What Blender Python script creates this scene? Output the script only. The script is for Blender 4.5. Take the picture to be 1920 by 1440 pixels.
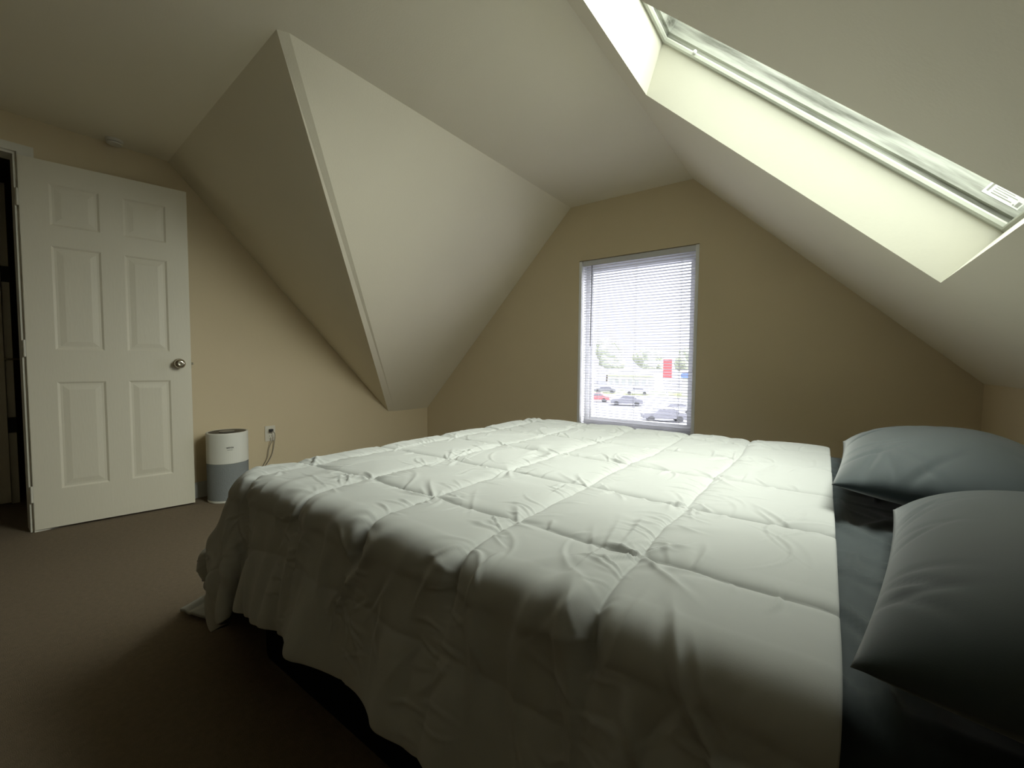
import bpy, bmesh, math, random
import numpy as np
from mathutils import Vector, Matrix
from mathutils.geometry import tessellate_polygon

for o in list(bpy.data.objects): bpy.data.objects.remove(o, do_unlink=True)
scn = bpy.context.scene
COL = scn.collection

# ------------------------------------------------------------------ camera, world, exposure
SKY, EXPO = 23.0, 0.0
GLOW = (0.60, 0.29, 0.74)
SLAT_TILT = -13.0
FINE = 1
F_PX = 795.04
cam_d = bpy.data.cameras.new('camera'); cam = bpy.data.objects.new('camera', cam_d); COL.objects.link(cam)
cam_d.sensor_fit = 'HORIZONTAL'; cam_d.sensor_width = 36.0; cam_d.lens = F_PX / 1920 * 36.0
cam_d.clip_start = 0.02; cam_d.clip_end = 2000
_y, _p, _r = math.radians(36.399), math.radians(2.871), math.radians(0.476)
_fw = Vector((-math.sin(_y) * math.cos(_p), math.cos(_y) * math.cos(_p), -math.sin(_p)))
_rt = Vector((math.cos(_y), math.sin(_y), 0)); _up = _rt.cross(_fw)
_r2 = _rt * math.cos(_r) + _up * math.sin(_r); _u2 = -_rt * math.sin(_r) + _up * math.cos(_r)
M = Matrix((( _r2.x, _u2.x, -_fw.x), (_r2.y, _u2.y, -_fw.y), (_r2.z, _u2.z, -_fw.z))).to_4x4()
M.translation = Vector((0, 0, 0.9555)); cam.matrix_world = M
scn.camera = cam

world = bpy.data.worlds.new('overcast_sky'); scn.world = world; world.use_nodes = True
wn = world.node_tree.nodes; wl = world.node_tree.links; wn.clear()
w_out = wn.new('ShaderNodeOutputWorld'); w_bg = wn.new('ShaderNodeBackground')
# overcast sky, brightest where the sun stands behind the cloud, dimmer opposite and towards the horizon
w_tc = wn.new('ShaderNodeTexCoord'); w_nrm = wn.new('ShaderNodeVectorMath'); w_nrm.operation = 'NORMALIZE'
w_dot = wn.new('ShaderNodeVectorMath'); w_dot.operation = 'DOT_PRODUCT'; w_dot.inputs[1].default_value = Vector(GLOW).normalized()
w_rmp = wn.new('ShaderNodeValToRGB')
wl.new(w_tc.outputs['Generated'], w_nrm.inputs[0]); wl.new(w_nrm.outputs[0], w_dot.inputs[0]); wl.new(w_dot.outputs['Value'], w_rmp.inputs[0])
w_rmp.color_ramp.elements[0].position = 0.0; w_rmp.color_ramp.elements[0].color = (0.10, 0.104, 0.118, 1)
w_rmp.color_ramp.elements[1].position = 1.0; w_rmp.color_ramp.elements[1].color = (1.0, 1.0, 1.0, 1)
_e = w_rmp.color_ramp.elements.new(0.55); _e.color = (0.30, 0.305, 0.32, 1)
wl.new(w_rmp.outputs[0], w_bg.inputs['Color']); wl.new(w_bg.outputs[0], w_out.inputs[0])
w_bg.inputs['Strength'].default_value = SKY
vs = scn.view_settings; vs.view_transform = 'Standard'; vs.look = 'None'; vs.gamma = 1.0; vs.use_curve_mapping = False
vs.exposure = EXPO
# ------------------------------------------------------------------ room measures (metres)
XL, XR, Y1, YN = -3.482, 0.655, 3.167, -1.75
ZC, ZK, ZKR = 2.2424, 0.4575, 0.8672
CL, CR = -1.744, -0.786          # flat ceiling between the two long slopes
SL = (ZC - ZKR) / (XR - CR); SLN = math.hypot(1, SL)
WX0, WX1, WZ0, WZ1 = -1.654, -0.730, 0.43, 1.793

# ------------------------------------------------------------------ materials
def mat(name, col, rough=0.6, noise=0.0, nscale=8.0, bump=0.0, bscale=60.0, metal=0.0, sheen=0.0, stretch=None, spec=0.5):
    m = bpy.data.materials.new(name); m.use_nodes = True
    nt = m.node_tree; b = nt.nodes['Principled BSDF']
    b.inputs['Base Color'].default_value = (*col, 1); b.inputs['Roughness'].default_value = rough
    b.inputs['Metallic'].default_value = metal; b.inputs['Specular IOR Level'].default_value = spec
    if sheen: b.inputs['Sheen Weight'].default_value = sheen; b.inputs['Sheen Roughness'].default_value = 0.6
    tc = nt.nodes.new('ShaderNodeTexCoord'); src = tc.outputs['Object']
    if stretch:
        mp = nt.nodes.new('ShaderNodeMapping'); mp.inputs['Scale'].default_value = stretch
        nt.links.new(src, mp.inputs[0]); src = mp.outputs[0]
    if noise:
        n = nt.nodes.new('ShaderNodeTexNoise'); n.inputs['Scale'].default_value = nscale; n.inputs['Detail'].default_value = 5
        nt.links.new(src, n.inputs['Vector'])
        mx = nt.nodes.new('ShaderNodeMix'); mx.data_type = 'RGBA'
        mx.inputs['A'].default_value = (*[c * (1 - noise) for c in col], 1); mx.inputs['B'].default_value = (*[min(1, c * (1 + noise)) for c in col], 1)
        nt.links.new(n.outputs['Fac'], mx.inputs['Factor']); nt.links.new(mx.outputs['Result'], b.inputs['Base Color'])
    if bump:
        n2 = nt.nodes.new('ShaderNodeTexNoise'); n2.inputs['Scale'].default_value = bscale; n2.inputs['Detail'].default_value = 4
        nt.links.new(src, n2.inputs['Vector'])
        bp = nt.nodes.new('ShaderNodeBump'); bp.inputs['Strength'].default_value = bump; bp.inputs['Distance'].default_value = 0.004
        nt.links.new(n2.outputs['Fac'], bp.inputs['Height']); nt.links.new(bp.outputs[0], b.inputs['Normal'])
    return m
def glass_mat(name, tint, gloss=0.06):
    m = bpy.data.materials.new(name); m.use_nodes = True; nt = m.node_tree; nt.nodes.clear()
    o = nt.nodes.new('ShaderNodeOutputMaterial'); t = nt.nodes.new('ShaderNodeBsdfTransparent'); g = nt.nodes.new('ShaderNodeBsdfGlossy')
    t.inputs['Color'].default_value = (*tint, 1); g.inputs['Roughness'].default_value = 0.02
    mx = nt.nodes.new('ShaderNodeMixShader'); mx.inputs[0].default_value = gloss
    nt.links.new(t.outputs[0], mx.inputs[1]); nt.links.new(g.outputs[0], mx.inputs[2]); nt.links.new(mx.outputs[0], o.inputs[0])
    return m
M_wall = mat('wall_paint_tan', (0.66, 0.555, 0.375), 0.75, 0.03, 3, 0.12, 160)
M_ceil = mat('ceiling_paint_off_white', (0.87, 0.81, 0.655), 0.8, 0.02, 3, 0.12, 140)
M_trimw = mat('trim_paint_white', (0.70, 0.68, 0.60), 0.45, 0.02, 6)
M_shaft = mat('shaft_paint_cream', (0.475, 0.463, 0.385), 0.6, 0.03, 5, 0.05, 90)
M_door = mat('door_paint_cream', (0.78, 0.74, 0.62), 0.5, 0.02, 5, 0.10, 120, stretch=(1, 1, 0.15))
M_floor = mat('floor_brown_carpet', (0.22, 0.175, 0.125), 0.95, 0.18, 60, 0.9, 420, spec=0.1)
M_vinyl = mat('window_vinyl_white', (0.82, 0.82, 0.82), 0.35)
M_slat = mat('blind_slat_white', (0.62, 0.62, 0.65), 0.45)
M_cord = mat('blind_cord_white', (0.8, 0.8, 0.8), 0.8)
M_wand = mat('wand_clear_grey', (0.12, 0.13, 0.13), 0.2)
M_nickel = mat('satin_nickel', (0.62, 0.58, 0.50), 0.18, metal=1.0)
M_darkm = mat('dark_hinge_metal', (0.03, 0.028, 0.025), 0.4, metal=0.6)
M_quilt = mat('comforter_pale_grey_cotton', (0.435, 0.445, 0.435), 0.85, 0.02, 30, 0.05, 900, sheen=0.1, spec=0.25)
M_sheet = mat('sheet_charcoal_cotton', (0.018, 0.030, 0.034), 0.75, 0.08, 12, 0.05, 900, sheen=0.3, spec=0.25)
M_case = mat('pillowcase_charcoal_cotton', (0.021, 0.035, 0.040), 0.7, 0.08, 12, 0.05, 900, sheen=0.35, spec=0.25)
M_base = mat('bed_base_black_fabric', (0.006, 0.006, 0.007), 0.95, spec=0.1)
M_pwhite = mat('purifier_white_plastic', (0.78, 0.78, 0.72), 0.4)
M_pgrey = mat('purifier_grey_mesh', (0.25, 0.27, 0.275), 0.85)
M_pblack = mat('purifier_black_gloss', (0.010, 0.007, 0.006), 0.45)
M_ppanel = mat('purifier_grey_panel', (0.22, 0.21, 0.19), 0.4)
M_ink = mat('printed_dark_ink', (0.03, 0.03, 0.03), 0.6)
M_inkg = mat('printed_grey_ink', (0.28, 0.28, 0.26), 0.6)
M_plate = mat('outlet_ivory_plastic', (0.70, 0.66, 0.56), 0.4)
M_slot = mat('outlet_slot_dark', (0.02, 0.02, 0.02), 0.6)
M_pcord = mat('power_cord_grey', (0.30, 0.27, 0.22), 0.5)
M_alarm = mat('alarm_white_plastic', (0.7, 0.68, 0.6), 0.5)
M_base_b = mat('baseboard_paint', (0.50, 0.50, 0.47), 0.5)
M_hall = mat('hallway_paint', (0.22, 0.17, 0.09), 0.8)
# grime-streaked aluminium curb of the skylight
M_curb = mat('skylight_curb_grimy', (0.40, 0.41, 0.36), 0.5)
M_rail = mat('skylight_rail_paint', (0.40, 0.41, 0.35), 0.45)
_nt = M_curb.node_tree; _b = _nt.nodes['Principled BSDF']
_tc = _nt.nodes.new('ShaderNodeTexCoord'); _m0 = _nt.nodes.new('ShaderNodeMapping'); _m0.inputs['Rotation'].default_value = (0, -math.atan(SL), 0)
_mp = _nt.nodes.new('ShaderNodeMapping'); _mp.inputs['Scale'].default_value = (1.6, 12, 22)
_n = _nt.nodes.new('ShaderNodeTexNoise'); _n.inputs['Scale'].default_value = 1.5; _n.inputs['Detail'].default_value = 7; _n.inputs['Roughness'].default_value = 0.6
_r_ = _nt.nodes.new('ShaderNodeValToRGB')
_r_.color_ramp.elements[0].position = 0.30; _r_.color_ramp.elements[0].color = (0.085, 0.085, 0.065, 1)
_r_.color_ramp.elements[1].position = 0.58; _r_.color_ramp.elements[1].color = (0.40, 0.41, 0.36, 1)
_nt.links.new(_tc.outputs['Object'], _m0.inputs[0]); _nt.links.new(_m0.outputs[0], _mp.inputs[0]); _nt.links.new(_mp.outputs[0], _n.inputs['Vector']); _nt.links.new(_n.outputs['Fac'], _r_.inputs[0]); _nt.links.new(_r_.outputs[0], _b.inputs['Base Color'])
# fine dotted grille of the purifier
_nt = M_pgrey.node_tree; _b = _nt.nodes['Principled BSDF']
_tc = _nt.nodes.new('ShaderNodeTexCoord'); _v = _nt.nodes.new('ShaderNodeTexVoronoi'); _v.inputs['Scale'].default_value = 260
_bp = _nt.nodes.new('ShaderNodeBump'); _bp.inputs['Strength'].default_value = 0.8; _bp.inputs['Distance'].default_value = 0.002
_nt.links.new(_tc.outputs['Object'], _v.inputs['Vector']); _nt.links.new(_v.outputs['Distance'], _bp.inputs['Height']); _nt.links.new(_bp.outputs[0], _b.inputs['Normal'])
G_sky = glass_mat('skylight_glass', (0.95, 1.0, 0.88), 0.08)
G_win = glass_mat('window_glass', (0.60, 0.605, 0.635), 0.05)

# ------------------------------------------------------------------ mesh helpers
def V3(*a): return Vector(a)
def link(name, me, m=None, parent=None, smooth=False):
    o = bpy.data.objects.new(name, me); COL.objects.link(o)
    if m is not None and not me.materials:
        for k in (m if isinstance(m, (list, tuple)) else [m]): me.materials.append(k)
    if parent is not None: o.parent = parent
    if smooth: me.polygons.foreach_set('use_smooth', [True] * len(me.polygons))
    return o
def obj(name, bm, m, parent=None, smooth=False, bevel=0.0):
    bmesh.ops.remove_doubles(bm, verts=bm.verts, dist=1e-6)
    bmesh.ops.recalc_face_normals(bm, faces=bm.faces)
    if bevel:
        bmesh.ops.bevel(bm, geom=[e for e in bm.edges if len(e.link_faces) == 2 and e.calc_face_angle(0) > 0.6], offset=bevel, segments=2, affect='EDGES', profile=0.6)
    me = bpy.data.meshes.new(name); bm.to_mesh(me); bm.free()
    return link(name, me, m, parent, smooth)
def box(bm, x0, x1, y0, y1, z0, z1, M=None):
    r = bmesh.ops.create_cube(bm, size=1)['verts']
    for v in r:
        v.co = Vector((x0 + (v.co.x + .5) * (x1 - x0), y0 + (v.co.y + .5) * (y1 - y0), z0 + (v.co.z + .5) * (z1 - z0)))
        if M is not None: v.co = M @ v.co
    return r
def poly(bm, pts, holes=(), mi=0):
    loops = [[Vector(p) for p in pts]] + [[Vector(p) for p in h] for h in holes]
    flat = [p for l in loops for p in l]; vs_ = [bm.verts.new(p) for p in flat]
    if not holes:
        f = bm.faces.new(vs_); f.material_index = mi; return
    for t in tessellate_polygon(loops):
        try:
            f = bm.faces.new([vs_[i] for i in t]); f.material_index = mi
        except ValueError: pass
def lathe(bm, prof, seg=32, M=None, cap=True):
    rings = []
    for r, z in prof:
        ring = []
        for k in range(seg):
            a = 2 * math.pi * k / seg; p = Vector((r * math.cos(a), r * math.sin(a), z))
            ring.append(bm.verts.new(M @ p if M is not None else p))
        rings.append(ring)
    for A, B in zip(rings, rings[1:]):
        for k in range(seg): bm.faces.new((A[k], A[(k + 1) % seg], B[(k + 1) % seg], B[k]))
    if cap:
        bm.faces.new(rings[0][::-1]); bm.faces.new(rings[-1])
def tube(bm, pts, r, seg=8):
    pts = [Vector(p) for p in pts]; rings = []
    for i, p in enumerate(pts):
        t = (pts[min(i + 1, len(pts) - 1)] - pts[max(i - 1, 0)]).normalized()
        u = t.orthogonal().normalized() if i == 0 else (pu - t * pu.dot(t)).normalized()
        pu = u; w = t.cross(u)
        rings.append([bm.verts.new(p + (u * math.cos(2 * math.pi * k / seg) + w * math.sin(2 * math.pi * k / seg)) * r) for k in range(seg)])
    for A, B in zip(rings, rings[1:]):
        for k in range(seg): bm.faces.new((A[k], A[(k + 1) % seg], B[(k + 1) % seg], B[k]))
    bm.faces.new(rings[0][::-1]); bm.faces.new(rings[-1])
def spline(pts, n=12):
    P = [Vector(p) for p in pts]; out = []
    for i in range(len(P) - 1):
        a, b, c, d = P[max(i - 1, 0)], P[i], P[i + 1], P[min(i + 2, len(P) - 1)]
        for k in range(n):
            t = k / n
            out.append(0.5 * ((2 * b) + (c - a) * t + (2 * a - 5 * b + 4 * c - d) * t * t + (3 * b - a - 3 * c + d) * t ** 3))
    out.append(P[-1]); return out
def grid_mesh(name, X, m, parent=None, close=False):
    n, k = X.shape[:2]
    idx = np.arange(n * k).reshape(n, k)
    f = np.stack([idx[:-1, :-1], idx[:-1, 1:], idx[1:, 1:], idx[1:, :-1]], -1).reshape(-1, 4)
    return np_mesh(name, X.reshape(-1, 3), f, m, parent)
def np_mesh(name, v, f, m, parent=None):
    me = bpy.data.meshes.new(name)
    me.vertices.add(len(v)); me.vertices.foreach_set('co', np.asarray(v, dtype=np.float32).ravel())
    me.loops.add(len(f) * 4); me.loops.foreach_set('vertex_index', np.asarray(f, dtype=np.int32).ravel())
    me.polygons.add(len(f)); me.polygons.foreach_set('loop_start', np.arange(0, len(f) * 4, 4, dtype=np.int32))
    me.polygons.foreach_set('use_smooth', np.ones(len(f), dtype=bool))
    me.update(calc_edges=True); me.validate()
    return link(name, me, m, parent)
def empty(name, loc, rz=0.0):
    o = bpy.data.objects.new(name, None); COL.objects.link(o); o.location = loc; o.rotation_euler = (0, 0, rz); o.empty_display_size = 0.05
    return o
def tag(o, label, cat, group=None):
    o['label'] = label; o['category'] = cat
    if group: o['group'] = group
    return o
def struct(o, label=None, cat=None):
    o['kind'] = 'structure'
    if label: o['label'] = label
    if cat: o['category'] = cat
    return o
def NB(): return bmesh.new()
def copy_tree(o, parent=None):
    c = o.copy(); COL.objects.link(c)
    if parent is not None: c.parent = parent
    for ch in list(o.children): copy_tree(ch, c)
    return c

# ------------------------------------------------------------------ room shell
bm = NB(); poly(bm, [(XL - 2.4, YN, 0), (XR, YN, 0), (XR, Y1, 0), (XL - 2.4, Y1, 0)])
struct(obj('floor', bm, M_floor), 'brown low pile carpet floor running from the bed to the doorway', 'floor')

bm = NB()
poly(bm, [(XL, Y1, 0), (XR, Y1, 0), (XR, Y1, ZKR), (CR, Y1, ZC), (CL, Y1, ZC), (XL, Y1, ZK)],
     [[(WX0, Y1, WZ0), (WX1, Y1, WZ0), (WX1, Y1, WZ1), (WX0, Y1, WZ1)]])
for a, b in (((WX0, WZ0), (WX1, WZ0)), ((WX1, WZ0), (WX1, WZ1)), ((WX1, WZ1), (WX0, WZ1)), ((WX0, WZ1), (WX0, WZ0))):   # reveals
    poly(bm, [(a[0], Y1, a[1]), (b[0], Y1, b[1]), (b[0], Y1 + .16, b[1]), (a[0], Y1 + .16, a[1])])
struct(obj('wall_back', bm, M_wall), 'tan gable wall with the blinded window', 'wall')

DY0, DY1, DZ = -0.50, 0.287, 2.045      # doorway in the left wall
P1, P2 = (-1.763, 0.83, ZC), (-1.742, 0.868, ZC)
Q1, Q2 = (XL, 2.652, 0.464), (XL, 2.735, ZK)
bm = NB()
poly(bm, [(XL, YN, 0), (XL, DY0, 0), (XL, DY0, DZ), (XL, DY1, DZ), (XL, DY1, 0), (XL, Y1, 0), (XL, Y1, ZK), Q2, Q1, (XL, 0.938, ZC), (XL, YN, ZC)])
struct(obj('wall_left', bm, M_wall), 'tan wall behind the open door and the air purifier', 'wall')
bm = NB(); poly(bm, [(XR, YN, 0), (XR, Y1, 0), (XR, Y1, ZKR), (XR, YN, ZKR)])
struct(obj('wall_right', bm, M_wall), 'low tan knee wall behind the pillows', 'wall')
bm = NB(); poly(bm, [(XL, YN, 0), (XR, YN, 0), (XR, YN, ZKR), (CR, YN, ZC), (XL, YN, ZC)])
struct(obj('wall_front', bm, M_wall), 'tan wall closing the room opposite the window', 'wall')

def sp(s, y, n):                          # a point of the right-hand slope: s down the slope, n outwards
    return Vector((CR + (s + n * SL) / SLN, y, ZC + (-s * SL + n) / SLN))
SY0, SY1, SS0, SS1 = 1.110, 1.900, 0.149, 1.481
bm = NB()
poly(bm, [(XL, YN, ZC), (CR, YN, ZC), (CR, Y1, ZC), (CL, Y1, ZC), P2, P1, (XL, 0.938, ZC)])
poly(bm, [(CL, Y1, ZC), (XL, Y1, ZK), Q2, P2])
poly(bm, [(XL, 0.938, ZC), P1, Q1])
poly(bm, [P1, P2, Q2, Q1])
hole = [sp(SS0, SY0, 0), sp(SS1, SY0, 0), sp(SS1, SY1, 0), sp(SS0, SY1, 0)]
poly(bm, [(CR, YN, ZC), (XR, YN, ZKR), (XR, Y1, ZKR), (CR, Y1, ZC)], [hole])
struct(obj('ceiling', bm, M_ceil), 'off-white attic ceiling with two long slopes and a cross gable valley', 'ceiling')

# skylight: plastered shaft, stepped curb, glass
w2 = empty('window_2', sp(0.8, 1.5, 0)); struct(w2, 'skylight set deep in the right ceiling slope', 'skylight')
W2I = Matrix.Translation(-w2.location)
def wpart(name, bm, m, par=w2, **k):
    bmesh.ops.transform(bm, matrix=W2I, verts=bm.verts); return obj(name, bm, m, par, **k)
ND = 0.185; ST = 0.063
bm = NB()
poly(bm, [sp(SS0, SY0, 0), sp(SS0, SY1, 0), sp(ST, SY1, ND), sp(ST, SY0, ND)])
poly(bm, [sp(SS1, SY0, 0), sp(SS1, SY1, 0), sp(SS1, SY1, ND), sp(SS1, SY0, ND)])
poly(bm, [sp(SS0, SY1, 0), sp(SS1, SY1, 0), sp(SS1, SY1, ND), sp(ST, SY1, ND)])
poly(bm, [sp(SS0, SY0, 0), sp(SS1, SY0, 0), sp(SS1, SY0, ND), sp(ST, SY0, ND)])
wpart('shaft', bm, M_shaft)
def ring(bm, i0, n0, i1, n1):            # a rectangular band around the opening, inset i at height n
    def c(i, n): return [sp(ST + i, SY0 + i, n), sp(SS1 - i, SY0 + i, n), sp(SS1 - i, SY1 - i, n), sp(ST + i, SY1 - i, n)]
    A, B = c(i0, n0), c(i1, n1)
    for k in range(4): poly(bm, [A[k], A[(k + 1) % 4], B[(k + 1) % 4], B[k]])
bm = NB()
for a, b in (((0, .185), (.010, .186)), ((.010, .186), (.014, .192)), ((.014, .192), (.014, .202)), ((.014, .202), (.008, .208)), ((.008, .208), (-.004, .210))): ring(bm, a[0], a[1], b[0], b[1])
wpart('inner_rail', bm, M_rail)
bm = NB()
for a, b in (((-.004, .210), (-.004, .222)), ((-.004, .222), (.006, .226)), ((.006, .226), (.006, .300)), ((.006, .300), (.014, .304)), ((.014, .304), (.014, .345)), ((.014, .345), (.022, .349)), ((.022, .349), (.022, .43))): ring(bm, a[0], a[1], b[0], b[1])
wpart('curb', bm, M_curb)
bm = NB(); poly(bm, [sp(ST - .01, SY0 - .01, .43), sp(SS1 + .01, SY0 - .01, .43), sp(SS1 + .01, SY1 + .01, .43), sp(ST - .01, SY1 + .01, .43)])
wpart('glass', bm, G_sky)
def quad_on_curb(bm, s0, s1, n0, n1, y): poly(bm, [sp(s0, y, n0), sp(s1, y, n0), sp(s1, y, n1), sp(s0, y, n1)])
M_stick = mat('sticker_white', (0.62, 0.63, 0.60), 0.5); M_sink = mat('sticker_print_grey', (0.22, 0.22, 0.19), 0.6)
bm = NB(); quad_on_curb(bm, 1.352, 1.456, .2435, .2860, SY1 - .0066); stk = wpart('sticker', bm, M_stick)
bm = NB()
for q in ((1.358, 1.364, .252, .282), (1.442, 1.452, .248, .262), (1.372, 1.430, .2515, .2535), (1.372, 1.415, .2575, .2590), (1.372, 1.436, .2640, .2652), (1.372, 1.424, .2695, .2705), (1.436, 1.440, .2480, .2515)):
    quad_on_curb(bm, *q, SY1 - .0070)
bmesh.ops.transform(bm, matrix=W2I, verts=bm.verts); obj('print', bm, M_sink, stk)
bm = NB()
bmesh.ops.create_uvsphere(bm, u_segments=10, v_segments=8, radius=0.008, matrix=Matrix.Translation(sp(0.235, SY1 - .018, .205)))
wpart('pin', bm, M_vinyl, smooth=True)

# light from the sky is sampled through the two openings
def portal(name, center, normal, sx, sy, up):
    d = bpy.data.lights.new(name, 'AREA'); d.shape = 'RECTANGLE'; d.size = sx; d.size_y = sy; d.cycles.is_portal = True
    o = bpy.data.objects.new(name, d); COL.objects.link(o)
    z = -Vector(normal).normalized(); x = Vector(up).normalized(); y = z.cross(x)
    m = Matrix((x, y, z)).transposed().to_4x4(); m.translation = center; o.matrix_world = m
portal('skylight_portal', sp((ST + SS1) / 2, (SY0 + SY1) / 2, .45), -(sp(0, 0, 1) - sp(0, 0, 0)), SS1 - ST, SY1 - SY0, sp(1, 0, 0) - sp(0, 0, 0))
portal('window_portal', Vector(((WX0 + WX1) / 2, Y1 + .2, (WZ0 + WZ1) / 2)), (0, -1, 0), WX1 - WX0, WZ1 - WZ0, (1, 0, 0))

# window in the gable wall
w1 = empty('window_1', (0, 0, 0)); struct(w1, 'tall narrow window behind white blinds in the gable wall', 'window')
def frame_band(bm, x0, x1, z0, z1, w, y0, y1):
    box(bm, x0, x0 + w, y0, y1, z0, z1); box(bm, x1 - w, x1, y0, y1, z0, z1)
    box(bm, x0 + w, x1 - w, y0, y1, z0, z0 + w); box(bm, x0 + w, x1 - w, y0, y1, z1 - w, z1)
bm = NB(); box(bm, WX0, WX0 + .022, Y1 - .004, Y1 + .10, WZ0, WZ1 - .006); box(bm, WX1 - .022, WX1, Y1 - .004, Y1 + .10, WZ0, WZ1 - .006)
obj('window_liner', bm, M_vinyl, w1)
bm = NB(); frame_band(bm, WX0, WX1, WZ0, WZ1, .055, Y1 + .09, Y1 + .16); box(bm, WX0 + .055, WX1 - .055, Y1 + .09, Y1 + .16, WZ1 - .085, WZ1 - .055); obj('window_frame', bm, M_vinyl, w1)
bm = NB(); frame_band(bm, WX0 + .055, WX1 - .055, WZ0 + .055, WZ1 - .055, .022, Y1 + .105, Y1 + .145); obj('sash', bm, M_vinyl, w1)
bm = NB(); box(bm, WX0, WX1, Y1 - .02, Y1 + .10, WZ0 - .02, WZ0); obj('window_sill', bm, M_vinyl, w1)
bm = NB(); poly(bm, [(WX0 + .05, Y1 + .125, WZ0 + .05), (WX1 - .05, Y1 + .125, WZ0 + .05), (WX1 - .05, Y1 + .125, WZ1 - .05), (WX0 + .05, Y1 + .125, WZ1 - .05)])
obj('glass', bm, G_win, w1)

# venetian blind
BX0, BX1, BY = WX0 + .026, WX1 - .026, Y1 + .028
bl = empty('venetian_blind', (0, 0, 0)); tag(bl, 'white mini venetian blind with open slats hanging in the gable window', 'blind')
bm = NB(); box(bm, BX0, BX1, BY - .016, BY + .016, 1.747, 1.7895); obj('headrail', bm, M_slat, bl, bevel=.003)
bm = NB(); box(bm, BX0, BX1, BY - .013, BY + .013, WZ0 + .012, WZ0 + .026); obj('bottom_rail', bm, M_slat, bl, bevel=.003)
SW, pitch, tilt = 0.0250, 0.0213, math.radians(SLAT_TILT)
bm = NB()
prev = None
for k in range(7):
    u = -1 + 2 * k / 6; yy = u * SW / 2; zz = 0.0022 * (1 - u * u)
    y2 = yy * math.cos(tilt) - zz * math.sin(tilt); z2 = yy * math.sin(tilt) + zz * math.cos(tilt)
    row = [bm.verts.new((BX0 + .002, y2, z2)), bm.verts.new((BX1 - .002, y2, z2)), bm.verts.new((BX1 - .002, y2, z2 - .0004)), bm.verts.new((BX0 + .002, y2, z2 - .0004))]
    if prev:
        bm.faces.new((prev[0], prev[1], row[1], row[0])); bm.faces.new((prev[2], prev[3], row[3], row[2]))
    prev = row
slat0 = obj('slat', bm, M_slat, bl, smooth=False); slat0.location = (0, BY, 1.726)
z = 1.726 - pitch; 
while z > WZ0 + .035:
    c = slat0.copy(); COL.objects.link(c); c.parent = bl; c.location = (0, BY, z); z -= pitch
for x in (-1.486, -1.185, -0.853):
    bm = NB()
    for yy in (-.0135, .0135): tube(bm, [(x, BY + yy, 1.74), (x, BY + yy, WZ0 + .02)], .0009, 6)
    tube(bm, [(x + .006, BY, 1.74), (x + .006, BY, WZ0 + .02)], .0009, 6)
    obj('ladder_cord', bm, M_cord, bl)
bm = NB(); tube(bm, [(-1.545, BY - .022, 1.745), (-1.546, BY - .024, 1.40), (-1.549, BY - .024, 1.095)], .0032, 8); obj('tilt_wand', bm, M_wand, bl, smooth=True)

# ------------------------------------------------------------------ doors, casing, baseboard
def trim_box(name, boxes, m, label=None):
    bm = NB()
    for b in boxes: box(bm, *b)
    return struct(obj(name, bm, m), label)
trim_box('trim_1', [(XL, XL + .016, DY1, DY1 + .062, 0, DZ + .042), (XL, XL + .016, DY0 - .062, DY0, 0, DZ + .042), (XL, XL + .016, DY0, DY1, DZ, DZ + .042),
                    (XL - .12, XL, DY1 - .012, DY1, 0, DZ), (XL - .12, XL, DY0, DY0 + .012, 0, DZ), (XL - .12, XL, DY0 + .012, DY1 - .012, DZ - .012, DZ)], M_trimw, 'white casing around the bedroom doorway')
trim_box('baseboard_left', [(XL, XL + .013, DY1 + .062, Y1, 0, .095), (XL, XL + .009, DY1 + .062, Y1, .095, .108), (XL, XL + .013, YN, DY0 - .062, 0, .095), (XL, XL + .009, YN, DY0 - .062, .095, .108)], M_base_b, 'painted baseboard along the left wall')
trim_box('baseboard_back', [(XL + .013, XR, Y1 - .013, Y1, 0, .095)], M_base_b, 'painted baseboard along the gable wall')
# hallway beyond the doorway
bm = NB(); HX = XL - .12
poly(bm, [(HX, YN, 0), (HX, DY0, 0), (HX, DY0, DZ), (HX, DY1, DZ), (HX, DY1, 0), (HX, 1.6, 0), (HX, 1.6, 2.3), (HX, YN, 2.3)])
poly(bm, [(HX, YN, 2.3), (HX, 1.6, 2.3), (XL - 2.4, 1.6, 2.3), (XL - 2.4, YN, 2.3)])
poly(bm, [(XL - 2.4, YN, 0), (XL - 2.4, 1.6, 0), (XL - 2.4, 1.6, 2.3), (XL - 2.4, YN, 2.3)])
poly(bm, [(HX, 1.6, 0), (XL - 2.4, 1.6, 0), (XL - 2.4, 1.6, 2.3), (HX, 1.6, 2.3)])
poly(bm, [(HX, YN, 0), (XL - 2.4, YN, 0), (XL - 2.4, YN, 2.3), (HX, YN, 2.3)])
struct(obj('wall_hallway', bm, M_hall), 'dark hallway walls seen through the doorway', 'wall')

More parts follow.
